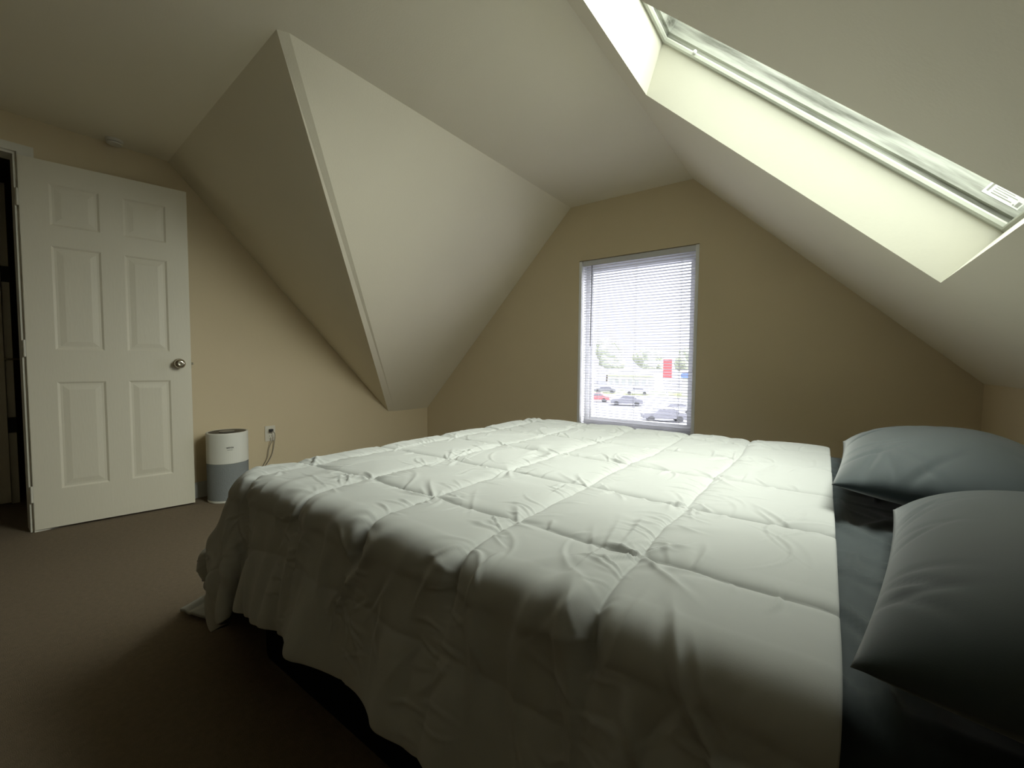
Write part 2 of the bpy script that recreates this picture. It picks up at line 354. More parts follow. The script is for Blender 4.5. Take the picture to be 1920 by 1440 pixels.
def door_slab(bm, W, H, T):
    """slab from x 0..W, z 0..H, front face y=0 facing -y, back y=T"""
    st = .108; mw = .1; pw = (W - 2 * st - mw) / 2
    cols = [(st, st + pw), (st + pw + mw, W - st)]
    rows = [(.215, .815), (.995, 1.565), (1.675, 1.90)]
    for face, sgn in ((0, 1), (T, -1)):
        holes = []
        for r0, r1 in rows:
            for c0, c1 in cols:
                holes.append([(c0, face, r0), (c1, face, r0), (c1, face, r1), (c0, face, r1)])
                lv = [(0, 0), (.010, .006), (.020, .006), (.046, .002)]
                for (i0, d0), (i1, d1) in zip(lv, lv[1:]):
                    A = [(c0 + i0, face + sgn * d0, r0 + i0), (c1 - i0, face + sgn * d0, r0 + i0), (c1 - i0, face + sgn * d0, r1 - i0), (c0 + i0, face + sgn * d0, r1 - i0)]
                    B = [(c0 + i1, face + sgn * d1, r0 + i1), (c1 - i1, face + sgn * d1, r0 + i1), (c1 - i1, face + sgn * d1, r1 - i1), (c0 + i1, face + sgn * d1, r1 - i1)]
                    for k in range(4): poly(bm, [A[k], A[(k + 1) % 4], B[(k + 1) % 4], B[k]])
                poly(bm, B)
        poly(bm, [(0, face, 0), (W, face, 0), (W, face, H), (0, face, H)], holes)
    for a, b in (((0, 0), (W, 0)), ((W, 0), (W, H)), ((W, H), (0, H)), ((0, H), (0, 0))):
        poly(bm, [(a[0], 0, a[1]), (b[0], 0, b[1]), (b[0], T, b[1]), (a[0], T, a[1])])
KNOB = [(.0, 0), (.032, 0), (.033, .004), (.028, .008), (.013, .010), (.011, .024), (.014, .030), (.024, .035), (.029, .044), (.028, .054), (.022, .060), (.014, .0625), (.008, .0615), (.0, .061)]
def knob(parent, x, z, y, sgn, mt=M_nickel):
    bm = NB(); M_ = Matrix.Translation((x, y, z)) @ Matrix.Rotation(math.pi / 2 * sgn, 4, 'X')
    lathe(bm, [(max(r, .0005), h) for r, h in KNOB], 32, M_, True)
    o = obj('door_knob', bm, mt, parent, smooth=True); return o
W_D = 0.7104
th = math.radians(10.43)
d1 = empty('door_1', (-3.462, 0.2888, 0.012), math.pi / 2 - th)
struct(d1, 'cream six panel door swung open beside the purifier', 'door')
bm = NB(); door_slab(bm, W_D, 2.018, .035)
s_ = obj('door_panel', bm, M_door, d1)
# local y=0 must be the room side: local +y points to -x world already
knob(d1, W_D - .062, .92, 0, 1); knob(d1, W_D - .062, .92, .035, -1)
bm = NB(); box(bm, W_D, W_D + .0015, .006, .029, .89, .95); box(bm, W_D, W_D + .012, .012, .023, .912, .928); obj('latch', bm, M_nickel, d1)
for hz in (.20, 1.0, 1.80):
    bm = NB(); tube(bm, [(-.006, .004, hz - .045), (-.006, .004, hz + .045)], .006, 10); box(bm, -.003, 0, .004, .034, hz - .044, hz + .044); obj('hinge', bm, M_trimw, d1)

d2 = empty('door_2', (-4.27, .26, 0.012), -math.pi / 2)
struct(d2, 'hallway door glimpsed at the left edge of the doorway', 'door')
bm = NB(); door_slab(bm, .70, 2.018, .035); o = obj('door_panel', bm, M_door, d2)
o.location = (0, -.035, 0)
knob(d2, .06, .93, -.035, 1)
t2 = trim_box('trim_2', [(-4.33, -4.285, .264, .298, 0, 2.08)], M_trimw, 'pale jamb beside the hallway door')
for hz in (.52, 1.50):
    bm = NB(); box(bm, -4.286, -4.276, .262, .300, hz - .05, hz + .05); obj('hinge', bm, M_darkm, t2)
bm = NB(); tube(bm, [(-4.28, .25, .952), (-4.28, .33, .952)], .008, 8); obj('latch', bm, M_nickel, t2)

# ------------------------------------------------------------------ bed
bed = empty('bed', (-.42, 1.31, 0)); tag(bed, 'queen bed with black base and charcoal fitted sheet under the pale comforter', 'bed')
bm = NB(); box(bm, -.955, 1.01, -.735, .735, .03, .30); bb = obj('bed_base', bm, M_base, bed, bevel=.02)
for x in (-.89, 0, .95):
    for y in (-.66, .66):
        bm = NB(); box(bm, x - .03, x + .03, y - .03, y + .03, 0, .032); obj('leg', bm, M_base, bb)
def pillow(name, cx, cy, cz, lx, ly, T, rz, tilt, seed, m, droop=0.0, nw=26, left=False, eu=3.2):
    rng = np.random.RandomState(seed); n = 110
    u = np.linspace(-1, 1, n); U, Vv = np.meshgrid(u, u, indexing='ij')
    ex = 1 - 0.035 * (1 - Vv ** 2) * np.abs(U) ** 3; ey = 1 - 0.035 * (1 - U ** 2) * np.abs(Vv) ** 3
    X = U * lx / 2 * ex; Y = Vv * ly / 2 * ey
    prof = (np.clip(1 - np.abs(U) ** eu, 0, 1) ** .55) * (np.clip(1 - np.abs(Vv) ** 3.2, 0, 1) ** .55)
    wr = np.zeros_like(U)
    for k in range(nw):       # creases running in from edges and corners
        a = rng.rand() * 2 * math.pi; px, py = math.cos(a) * 1.0, math.sin(a) * 1.0
        px, py = np.clip(np.array([px, py]) * 1.35, -1, 1); an = math.atan2(-py, -px) + rng.randn() * .35
        if left: px, py, an = -1, rng.uniform(-.75, .95), rng.randn() * .45
        dxu, dyv = U - px, Vv - py
        t = dxu * math.cos(an) + dyv * math.sin(an); s = -dxu * math.sin(an) + dyv * math.cos(an) + .06 * t * t * rng.randn()
        if left:
            wr += (.3 + .5 * rng.rand()) * np.exp(-(s / .022) ** 2) * np.exp(-((t - .09) / .13) ** 2); continue
        wr += (.4 + rng.rand()) * np.exp(-(s / .035) ** 2) * np.exp(-((t - .18) / .28) ** 2)
    nx = sum(math.sin(1) * np.sin((U * f + Vv * g) * 3 + p) / (f * f + g * g) for f, g, p in [(1, .5, .2), (.7, 1.4, 2), (1.7, -1, 1), (-1.2, 2, 3)])
    top = T * .66 * prof * (1 + (.03 if left else .08) * nx) - .0065 * wr * np.clip(prof * 2.2, 0, 1)
    bot = -T * .30 * prof
    drop = -droop * np.clip(U, 0, 1) ** 2
    A = np.stack([X, Y, top + drop], -1); B = np.stack([X, Y, bot + drop], -1)
    idx = np.arange(n * n).reshape(n, n)
    f1 = np.stack([idx[:-1, :-1], idx[1:, :-1], idx[1:, 1:], idx[:-1, 1:]], -1).reshape(-1, 4)
    f2 = f1[:, ::-1] + n * n
    v = np.concatenate([A.reshape(-1, 3), B.reshape(-1, 3)])
    # weld rim by sharing indices
    rim = np.zeros((n, n), bool); rim[0] = rim[-1] = True; rim[:, 0] = rim[:, -1] = True
    mp = np.arange(2 * n * n); mp[(idx[rim] + n * n)] = idx[rim]; f2 = mp[f2]
    o = np_mesh(name, v, np.concatenate([f1, f2]), m)
    o.location = (cx, cy, cz); o.rotation_euler = (tilt[0], tilt[1], rz)
    return o
# mattress in its fitted sheet, with soft creases
n1, n2 = 150, 120
def mattress_mesh():
    x0, x1, y0, y1, z0, z1, r = -1.372, .61, .54, 2.055, .302, .598, .045
    bm = NB(); box(bm, x0, x1, y0, y1, z0, z1)
    bmesh.ops.bevel(bm, geom=list(bm.edges), offset=r, segments=6, affect='EDGES', profile=.5)
    return bm
_b = mattress_mesh(); bmesh.ops.transform(_b, matrix=Matrix.Translation(-Vector(bed.location)), verts=_b.verts)
mt = obj('mattress', _b, M_sheet, bed, smooth=True)
# rumpled charcoal sheet lying over the mattress at the head end
def sheet_mesh():
    rng = np.random.RandomState(11)
    na_, nb_ = 130, 260
    u = np.linspace(-.14, .612, na_); s = np.linspace(-.52, 2.0, nb_)      # s: arc length across, 0 = near top edge
    U, S_ = np.meshgrid(u, s, indexing='ij')
    y0, zt, r = .522, .607, .05
    Yp = np.where(S_ >= r, y0 + S_, y0); Zp = np.full_like(S_, zt)
    arc = r * math.pi / 2
    over = S_ < r
    t = np.clip((r - S_) / arc, 0, 1) * math.pi / 2
    Yp = np.where(over, y0 + r - r * np.sin(t), Yp); Zp = np.where(over, zt - r + r * np.cos(t), Zp)
    down = S_ < r - arc
    Zp = np.where(down, zt - r - ((r - arc) - S_), Zp); Yp = np.where(down, y0 - .06 * ((r - arc) - S_), Yp)
    far = S_ > 1.47
    Yp = np.where(far, y0 + 1.47 + .055 * np.sin(np.clip((S_ - 1.47) / .055, 0, math.pi / 2)), Yp)
    Zp = np.where(far, zt - np.clip(S_ - 1.47 - .02, 0, .5), Zp)
    w = np.zeros_like(U)
    for k in range(120):
        px, ps = rng.uniform(-.1, .6) if k % 2 else rng.uniform(.02, .16), rng.uniform(-.5, 1.4); an = rng.normal(2.1, .5)
        du, dv = U - px, S_ - ps
        t_ = du * math.cos(an) + dv * math.sin(an); q = -du * math.sin(an) + dv * math.cos(an) + rng.randn() * .8 * t_ * t_
        w += rng.uniform(.4, 1.2) * np.exp(-(q / rng.uniform(.005, .011)) ** 2) * np.exp(-(t_ / rng.uniform(.05, .13)) ** 2)
    w = np.clip(w, 0, 1.0) * .0095 * np.where(over, .6, 1.0)
    Ny = np.where(over, -np.sin(t), 0); Nz = np.where(over, np.cos(t), 1.0)
    return np.stack([U, Yp + Ny * w, Zp + Nz * w], -1)
sh = grid_mesh('fitted_sheet', sheet_mesh() - np.array(bed.location), M_sheet, mt)
p_far = pillow('pillow', .276, 1.555, .672, .47, .80, .175, math.radians(-3), (math.radians(-1), math.radians(3)), 3, M_case, .03, 22, False, 2.1)
tag(p_far, 'charcoal pillow nearer the window wall, partly behind the other pillow', 'pillow', 'charcoal pillows at the head of the bed')
p_near = pillow('pillow', .352, .772, .670, .56, .68, .175, math.radians(-8), (math.radians(-2), math.radians(1)), 8, M_case, .0, 15, True)
tag(p_near, 'charcoal pillow nearest the viewer, cut by the right picture edge', 'pillow', 'charcoal pillows at the head of the bed')
def make_comforter_points():
    rng = np.random.RandomState(4)
    A0, A1, B0, B1 = 0.03, -1.925, 0.245, 2.37          # flat sheet: head edge, foot hem, near hem, far hem
    h = 0.016
    na = int(round((A0 - A1) / h)) + 1; nb = int(round((B1 - B0) / h)) + 1
    a = np.linspace(A0, A1, na); b = np.linspace(B0, B1, nb)
    da = abs(a[1] - a[0]); db = b[1] - b[0]
    P = np.zeros((na, nb, 3)); P[..., 0] = a[:, None]; P[..., 1] = b[None, :]; P[..., 2] = 0.66
    P[..., 2] += 0.004 * rng.randn(na, nb)
    bmin = np.array([-1.387, 0.498, -0.5]); bmax = np.array([0.9, 2.085, 0.620])
    cen = (bmin + bmax) / 2; half = (bmax - bmin) / 2; R = 0.042
    def collide(P, fr, Q):
        dep = np.clip(0.56 - P[..., 2], 0, 0.6)
        W = P - cen; s = np.sign(W); q = np.abs(W) - (half - R)
        rip = 1 + 0.45 * np.sin(P[..., 0] * 21 + 1.3 * np.sin(P[..., 0] * 6.3)) + 0.25 * np.sin(P[..., 0] * 43 + 2)
        rif = 1 + 0.45 * np.sin(P[..., 1] * 19 + 1.1 * np.sin(P[..., 1] * 7.7)) + 0.2 * np.sin(P[..., 1] * 47)
        foot = np.clip((-1.15 - P[..., 0]) / 0.35, 0, 1); nearc = np.clip((0.75 - P[..., 1]) / 0.3, 0, 1)
        q[..., 0] -= (0.36 + 0.18 * nearc) * dep * rif; q[..., 1] -= (0.23 - 0.13 * foot) * dep * rip
        qm = np.maximum(q, 0); l = np.linalg.norm(qm, axis=-1)
        inner = q.max(-1)
        d = l + np.minimum(inner, 0) - R
        n = np.where(l[..., None] > 1e-9, qm / np.maximum(l, 1e-9)[..., None], 0) * s
        deep = l <= 1e-9
        if deep.any():
            k = q.argmax(-1); e = np.eye(3)[k]; n = np.where(deep[..., None], e * s, n)
        hit = d < 0
        P[hit] -= (d[hit])[:, None] * n[hit]
        mv = (P - Q); mt = mv - (mv * n).sum(-1, keepdims=True) * n
        top = hit & (n[..., 2] > 0.3)
        P[top] -= mt[top] * fr
        side = hit & ~top
        P[side] -= mt[side] * fr * 0.25
        fl = P[..., 2] < 0.02
        P[..., 2] = np.where(fl, 0.02, P[..., 2])
        m = P[..., :2] - Q[..., :2]
        P[..., :2] = np.where(fl[..., None], P[..., :2] - m * 0.6, P[..., :2])
    def pair(P, sa, sb, L, k):
        X = P[sa]; Y = P[sb]; D = Y - X
        l = np.sqrt((D * D).sum(-1)); c = (k * 0.5 * (l - L) / np.maximum(l, 1e-9))[..., None] * D
        P[sa] = X + c; P[sb] = Y - c
    S = slice
    def color(n, st):     # disjoint pairs (i, i+st)
        out = []
        for o in range(2 * st):
            idx = np.arange(o, n - st, 2 * st)
            if len(idx): out.append((S(idx[0], idx[-1] + 1, 2 * st), S(idx[0] + st, idx[-1] + 1 + st, 2 * st)))
        return out
    def rest(L, i, j):
        return L if np.isscalar(L) else L[i, j]
    def sweep(P, La, Lb, Ld, kb):
        n, m = P.shape[:2]
        for s1, s2 in color(n, 1):
            pair(P, (s1, S(None)), (s2, S(None)), La if np.isscalar(La) else La[s1], 1.0)
        for s1, s2 in color(m, 1):
            pair(P, (S(None), s1), (S(None), s2), Lb if np.isscalar(Lb) else Lb[:, s1], 1.0)
        if Ld is not None:
            for s1, s2 in color(n, 1):
                for u, w in ((S(0, m - 1), S(1, m)), (S(1, m), S(0, m - 1))):
                    pair(P, (s1, u), (s2, w), Ld, 0.25)
        if kb:
            for s1, s2 in color(n, 2):
                pair(P, (s1, S(None)), (s2, S(None)), 2 * (La if np.isscalar(La) else La[s1]), kb)
            for s1, s2 in color(m, 2):
                pair(P, (S(None), s1), (S(None), s2), 2 * (Lb if np.isscalar(Lb) else Lb[:, s1]), kb)
    V = np.zeros_like(P); dt = 1 / 60.
    dd = math.hypot(da, db)
    for it in range(260):
        V[..., 2] -= 3.0 * dt
        V *= 0.95
        Q = P.copy(); P = P + V * dt
        for _ in range(8):
            sweep(P, da, db, dd, 0.16)
        collide(P, 0.97, Q)
        V = (P - Q) / dt
        np.clip(V, -2, 2, V)
    C = P
    # the loose foot corner was kicked outwards: it trails away from the bed over the carpet
    sm = lambda t: np.clip(t, 0, 1) ** 2 * (3 - 2 * np.clip(t, 0, 1))
    wk = sm((-C[..., 0] - 1.20) / 0.28) * sm((0.50 - C[..., 2]) / 0.48) * sm((1.15 - C[..., 1]) / 0.75)
    C[..., 0] -= 0.25 * wk; C[..., 1] += 0.20 * wk * sm((0.42 - C[..., 2]) / 0.36)
    # ---- second, finer pass: quilted cells raised between stitched seams, with gathers and creases
    F = 5
    def up(X, F):
        n = X.shape[0]; t = np.arange((n - 1) * F + 1) / F; i = np.minimum(t.astype(int), n - 2); f = (t - i)
        f = f.reshape((-1,) + (1,) * (X.ndim - 1))
        g = lambda k: X[np.clip(k, 0, n - 1)]
        p0, p1, p2, p3 = g(i - 1), g(i), g(i + 1), g(i + 2)
        return 0.5 * (2 * p1 + (p2 - p0) * f + (2 * p0 - 5 * p1 + 4 * p2 - p3) * f ** 2 + (3 * p1 - p0 - 3 * p2 + p3) * f ** 3)
    G = up(C, F); G = np.swapaxes(up(np.swapaxes(G, 0, 1).copy(), F), 0, 1).copy()
    n, m = G.shape[:2]
    fa = np.linspace(A0, A1, n); fb = np.linspace(B0, B1, m)
    FA, FB = np.meshgrid(fa, fb, indexing='ij')
    def norms(X):
        gx = np.empty_like(X); gy = np.empty_like(X)
        gx[1:-1] = X[2:] - X[:-2]; gx[0] = X[1] - X[0]; gx[-1] = X[-1] - X[-2]
        gy[:, 1:-1] = X[:, 2:] - X[:, :-2]; gy[:, 0] = X[:, 1] - X[:, 0]; gy[:, -1] = X[:, -1] - X[:, -2]
        N = np.cross(gy, gx); N /= np.linalg.norm(N, axis=-1, keepdims=True) + 1e-12
        return N
    N0 = norms(G)
    for _ in range(3):
        N0[1:-1, 1:-1] = (N0[1:-1, 1:-1] * 2 + N0[2:, 1:-1] + N0[:-2, 1:-1] + N0[1:-1, 2:] + N0[1:-1, :-2]) / 6
    if N0[n // 3, m // 2, 2] < 0: N0 = -N0
    sx = [A0 - 0.27 - 0.254 * k for k in range(8)]
    sy = [0.70 + 0.305 * k for k in range(-1, 6)]
    def wob(t, amp, seed):
        r = np.random.RandomState(seed); o = np.zeros_like(t)
        for f in (5, 11, 23): o += amp * np.sin(t * f + r.rand() * 6.28) * r.uniform(.5, 1) / (f / 5) ** .6
        return o
    WA = FA + wob(FB, 0.006, 1) + wob(FB * 2.3 + FA * 3, 0.002, 5); WB = FB + wob(FA, 0.007, 2) + wob(FA * 2.1 + FB * 2, 0.002, 6)
    dx = np.min([np.abs(WA - s) for s in sx], 0); dy = np.min([np.abs(WB - s) for s in sy], 0)
    edge = np.minimum(np.minimum(A0 - FA, FA - A1), np.minimum(FB - B0, B1 - FB))
    dist = np.minimum(dx, dy)
    ca = np.digitize(-fa, [-s for s in sx]); cb = np.digitize(fb, sy)
    top = 1 / (1 + np.exp(-(FB - 0.51) / 0.015)) * 1 / (1 + np.exp(-(FA + 1.40) / 0.03))     # 1 on the bed, 0 on the hanging parts
    full = (0.75 + 0.5 * rng.rand(14, 14))[ca[:, None], cb[None, :]]
    amp = (0.0155 * top + 0.0055 * (1 - top))
    H = amp * (0.66 * (1 - np.exp(-dist / 0.008)) + 0.34 * full * np.sin(np.clip(dist / 0.13, 0, 1) * math.pi / 2))
    H += 0.0018 * (np.sin(FA * 9 + FB * 13 + 1) + np.sin(FA * 17 - FB * 11)) * np.clip(dist / 0.05, 0, 1)
    H -= 0.005 * np.exp(-np.maximum(edge, 0) / 0.010)
    st = abs(fa[1] - fa[0])
    def stamp(a, b, an, L, w, am, curve=0.0, sharp=1.3):
        r = L * 1.6 + w * 3; i0 = int((A0 - (a + r)) / st); i1 = int((A0 - (a - r)) / st) + 2
        j0 = int((b - r - B0) / st); j1 = int((b + r - B0) / st) + 2
        i0, i1, j0, j1 = max(i0, 0), min(i1, n), max(j0, 0), min(j1, m)
        if i1 <= i0 or j1 <= j0: return
        u = FA[i0:i1, j0:j1] - a; v = FB[i0:i1, j0:j1] - b
        t = u * math.cos(an) + v * math.sin(an); q = -u * math.sin(an) + v * math.cos(an) + curve * t * t
        ww = w * (0.7 + 0.5 * np.clip(t / L + .5, 0, 1))
        pr = np.exp(-np.abs(q / ww) ** sharp) - 0.45 * np.exp(-((q - 1.7 * ww) / (1.2 * ww)) ** 2)
        H[i0:i1, j0:j1] += am * pr * np.exp(-np.abs(t / L) ** 3)
    R = rng.uniform
    # gathers standing off the long seams (they run out at right angles to the stitching)
    for s in sx[:6]:
        b = B0
        while b < B1:
            b += R(0.008, 0.024)
            if FINE and rng.rand() < .85:
                side = rng.choice([-1, 1]); L = R(0.014, 0.045); k = rng.normal(0, .35)
                stamp(s + side * (L * .75 + .004), b, (0 if side > 0 else math.pi) + k, L, R(.0026, .0050), R(.0014, .0040), rng.normal(0, 4))
    for s in sy:
        a = A0
        while a > A1:
            a -= R(0.03, 0.09); side = rng.choice([-1, 1]); L = R(0.014, 0.05)
            stamp(a, s + side * (L * .75 + .004), side * math.pi / 2 + rng.normal(0, .5), L, R(.0035, .007), R(.0014, .0038), rng.normal(0, 4))
    # puckers fanning out of the crossings
    for s in sx[:6]:
        for q in sy[1:]:
            for k in range(rng.randint(3, 7)):
                an = R(0, 6.28); L = R(.03, .075); d = L * .8
                stamp(s + d * math.cos(an), q + d * math.sin(an), an, L, R(.0035, .007), R(.0016, .0048), rng.normal(0, 3))
    # loose creases over the top
    for k in range(120):
        a, b = R(A1 + .4, A0), R(.5, 2.1); an = rng.normal(math.pi * .5, .9)
        stamp(a, b, an, R(.04, .12), R(.0035, .008), R(.0010, .0032), rng.normal(0, 3))
    for k in range(16):
        a, b = R(-1.3, -.1), R(.6, 2.0)
        stamp(a, b, R(0, 3.14), R(.08, .18), R(.018, .030), R(.002, .006) * rng.choice([1, 1, -1]), rng.normal(0, 2), 2)
    # hanging folds: long creases that start at the bed's near edge and fall to the hem
    a = -.05
    while a > A1:
        a -= R(.05, .12); b = R(.32, .45)
        stamp(a, b, math.pi / 2 + rng.normal(0, .18), R(.06, .15), R(.010, .022), R(.006, .013) * rng.choice([1, 1, -1]), rng.normal(0, 1.5), 1.7)
        if rng.rand() < .8: stamp(a + R(-.03, .03), R(.42, .55), math.pi / 2 + rng.normal(0, .5), R(.03, .08), R(.004, .010), R(.003, .007), rng.normal(0, 4))
    b = .35
    while b < B1:
        b += R(.05, .11); stamp(R(-1.72, -1.50), b, rng.normal(0, .25), R(.07, .16), R(.010, .022), R(.006, .014) * rng.choice([1, -1]), rng.normal(0, 1.5), 1.7)
    # where a long seam turns over the edge the filling folds in on itself
    for s, dpt in zip(sx[:6], (.024, .018, .022, .014, .020, .014)):
        H -= dpt * np.exp(-((WA - s) / .014) ** 2 - ((FB - .500) / .045) ** 2)
        H += dpt * .10 * (np.exp(-((WA - s - .045) / .03) ** 2 - ((FB - .500) / .06) ** 2) + np.exp(-((WA - s + .045) / .03) ** 2 - ((FB - .500) / .06) ** 2))
    # the long free creases on the smooth head-end panel
    stamp(-.10, .48, 2.15, .085, .007, .011, 1.0); stamp(-.045, .445, .15, .06, .006, .009, -2); stamp(-.16, .42, 2.0, .05, .006, .009, 1)
    X = G + N0 * (0.004 + H)[..., None]
    return X, N0, 1
X, N_, sg = make_comforter_points()
n_, m_ = X.shape[:2]
N_ = N_ * 1.0
thick = 0.010
Bk = X - N_ * thick
idx = np.arange(n_ * m_).reshape(n_, m_)
f1 = np.stack([idx[:-1, :-1], idx[:-1, 1:], idx[1:, 1:], idx[1:, :-1]], -1).reshape(-1, 4)
f2 = f1[:, ::-1] + n_ * m_
rimi = np.concatenate([idx[0, :], idx[1:, -1], idx[-1, -2::-1], idx[-2:0:-1, 0]])
rn = np.roll(rimi, -1)
f3 = np.stack([rimi, rimi + n_ * m_, rn + n_ * m_, rn], -1)
cf = np_mesh('comforter', np.concatenate([X.reshape(-1, 3), Bk.reshape(-1, 3)]), np.concatenate([f1, f2, f3]), M_quilt)
tag(cf, 'pale grey box-quilted comforter spread over the bed and hanging to the carpet', 'comforter')
_bm = NB(); _bm.from_mesh(cf.data); bmesh.ops.recalc_face_normals(_bm, faces=_bm.faces); _bm.to_mesh(cf.data); _bm.free()
# ------------------------------------------------------------------ air purifier and its cord
pu = empty('air_purifier', (-3.298, 1.172, 0)); tag(pu, 'round air purifier, white above grey mesh, standing beside the open door', 'air purifier')
R_, H_ = .122, .468
bm = NB(); lathe(bm, [(.1, 0), (R_ - .004, 0), (R_ - .001, .004), (R_ - .001, .016)], 64); obj('base_ring', bm, M_pwhite, pu, smooth=False)
bm = NB(); lathe(bm, [(R_ - .003, .016), (R_ - .001, .02), (R_ - .001, .262)], 64); obj('mesh_grille', bm, M_pgrey, pu)
bm = NB(); lathe(bm, [(R_ - .004, .262), (R_, .264), (R_, H_ - .006), (R_ - .003, H_), (R_ - .010, H_), (R_ - .012, H_ - .006), (.01, H_ - .006)], 64, cap=False); obj('upper_body', bm, M_pwhite, pu)
bm = NB(); lathe(bm, [(R_ - .0125, H_ - .005), (R_ - .013, H_ - .0005), (.001, H_ + .001)], 64); obj('top_panel', bm, M_pblack, pu)
bm = NB(); lathe(bm, [(.045, H_ + .001), (.046, H_ + .004), (.001, H_ + .0045)], 40, Matrix.Translation((.012, -.008, 0))); obj('control_dial', bm, M_ppanel, pu)
def text(name, body, size, M_, m, parent):
    c = bpy.data.curves.new(name, 'FONT'); c.body = body; c.size = size; c.align_x = 'CENTER'; c.align_y = 'CENTER'; c.extrude = .0004; c.resolution_u = 3
    t = bpy.data.objects.new(name, c); COL.objects.link(t)
    bpy.context.view_layer.update(); dg = bpy.context.evaluated_depsgraph_get()
    me = bpy.data.meshes.new_from_object(t.evaluated_get(dg)); bpy.data.objects.remove(t, do_unlink=True)
    me.materials.clear(); o = link(name, me, m, parent); o.matrix_local = M_; return o
ang = math.atan2(-1.155, 3.30) + math.radians(6)
Rt = Matrix.Rotation(ang + math.pi / 2, 4, 'Z') @ Matrix.Rotation(math.pi / 2, 4, 'X')
def onpu(z, e=.001): return Matrix.Translation((math.cos(ang) * (R_ + e), math.sin(ang) * (R_ + e), z)) @ Rt
text('logo', 'winix', .020, onpu(.374), M_ink, pu)
text('logo_caption', 'TRUE HEPA', .0065, onpu(.357), M_inkg, pu)
# outlet
ou = empty('wall_outlet', (XL, 1.531, .387)); tag(ou, 'ivory duplex wall outlet above the bed foot', 'outlet')
bm = NB(); box(bm, 0, .006, -.038, .038, -.060, .060); obj('cover_plate', bm, M_plate, ou, bevel=.002)
for z in (-.024, .024):
    bm = NB(); lathe(bm, [(.017, 0), (.017, .0085), (.016, .009)], 24, Matrix.Translation((0, 0, z)) @ Matrix.Rotation(math.pi / 2, 4, 'Y')); s1_ = obj('socket', bm, M_plate, ou)
    bm = NB()
    for y in (-.0065, .0065): box(bm, .0088, .0096, y - .0012, y + .0012, z - .001, z + .009)
    box(bm, .0088, .0096, -.002, .002, z - .011, z - .007); obj('slots', bm, M_slot, s1_)
def plug_cord(zt, off, pts):
    bm = NB(); box(bm, XL + .0097, XL + .034, 1.531 - .013, 1.531 + .013, .387 + zt - .012, .387 + zt + .012)
    bmesh.ops.transform(bm, matrix=Matrix.Translation(-Vector(pu.location)), verts=bm.verts); obj('plug', bm, M_slot if off else M_plate, pu, bevel=.003)
    bm = NB(); tube(bm, [p - Vector(pu.location) for p in spline(pts)], .0030, 8); obj('power_cord', bm, M_pcord, pu, smooth=True)
plug_cord(.024, 1, [(XL + .034, 1.533, .408), (XL + .045, 1.548, .385), (XL + .02, 1.552, .30), (XL + .018, 1.53, .21), (XL + .02, 1.47, .12), (XL + .03, 1.40, .03), (-3.36, 1.33, .006), (-3.33, 1.275, .02)])
bm = NB()
tube(bm, [p - Vector(pu.location) for p in spline([(XL + .034, 1.533, .360), (XL + .04, 1.526, .33), (XL + .02, 1.512, .27), (XL + .018, 1.50, .20), (XL + .02, 1.455, .12), (XL + .03, 1.41, .03)])], .0028, 8); obj('power_cord', bm, M_pcord, pu, smooth=True)
# smoke alarm
al = empty('smoke_alarm', (-3.405, .665, ZC)); tag(al, 'small white smoke alarm on the ceiling above the open door', 'smoke alarm')
bm = NB(); lathe(bm, [(.040, 0), (.040, -.010), (.036, -.015)], 32); obj('mounting_plate', bm, M_alarm, al)
bm = NB(); lathe(bm, [(.032, -.015), (.032, -.019)], 32); obj('vent_gap', bm, M_slot, al)
bm = NB(); lathe(bm, [(.036, -.019), (.034, -.027), (.015, -.030)], 32); obj('cover', bm, M_alarm, al)

# ------------------------------------------------------------------ street outside, seen through the slats
GZ = -5.0
M_asph = mat('asphalt', (0.22, 0.22, 0.235), 0.9, 0.15, .3); M_grass = mat('grass', (0.30, 0.33, 0.16), 0.95, 0.25, .5)
M_leaf = mat('foliage', (0.50, 0.53, 0.40), 0.9, 0.3, 1.5); M_bark = mat('bark', (0.10, 0.08, 0.06), 0.9)
M_red = mat('sign_red', (0.75, 0.13, 0.13), 0.5); M_whiteb = mat('siding_white', (0.75, 0.75, 0.73), 0.7, .05, 1); M_blue = mat('awning_blue', (0.16, 0.26, 0.70), 0.6)
M_cardark = mat('car_paint_dark', (0.22, 0.22, 0.24), 0.3); M_carlight = mat('car_paint_silver', (0.5, 0.5, 0.52), 0.3); M_carred = mat('car_paint_red', (0.5, 0.16, 0.16), 0.3)
M_glassd = mat('car_glass', (0.12, 0.12, 0.14), 0.1); M_tyre = mat('tyre', (0.08, 0.08, 0.08), 0.9)
bm = NB(); poly(bm, [(-420, Y1 + 12, GZ), (220, Y1 + 12, GZ), (220, 420, GZ), (-420, 420, GZ)]); o = obj('ground', bm, M_asph); struct(o, 'pale asphalt of the car park outside', 'ground')
bm = NB(); poly(bm, [(-200, 78, GZ + .03), (60, 78, GZ + .03), (60, 96, GZ + .03), (-200, 96, GZ + .03)]); o = obj('lawn', bm, M_grass); struct(o, 'strip of grass beyond the car park', 'grass')
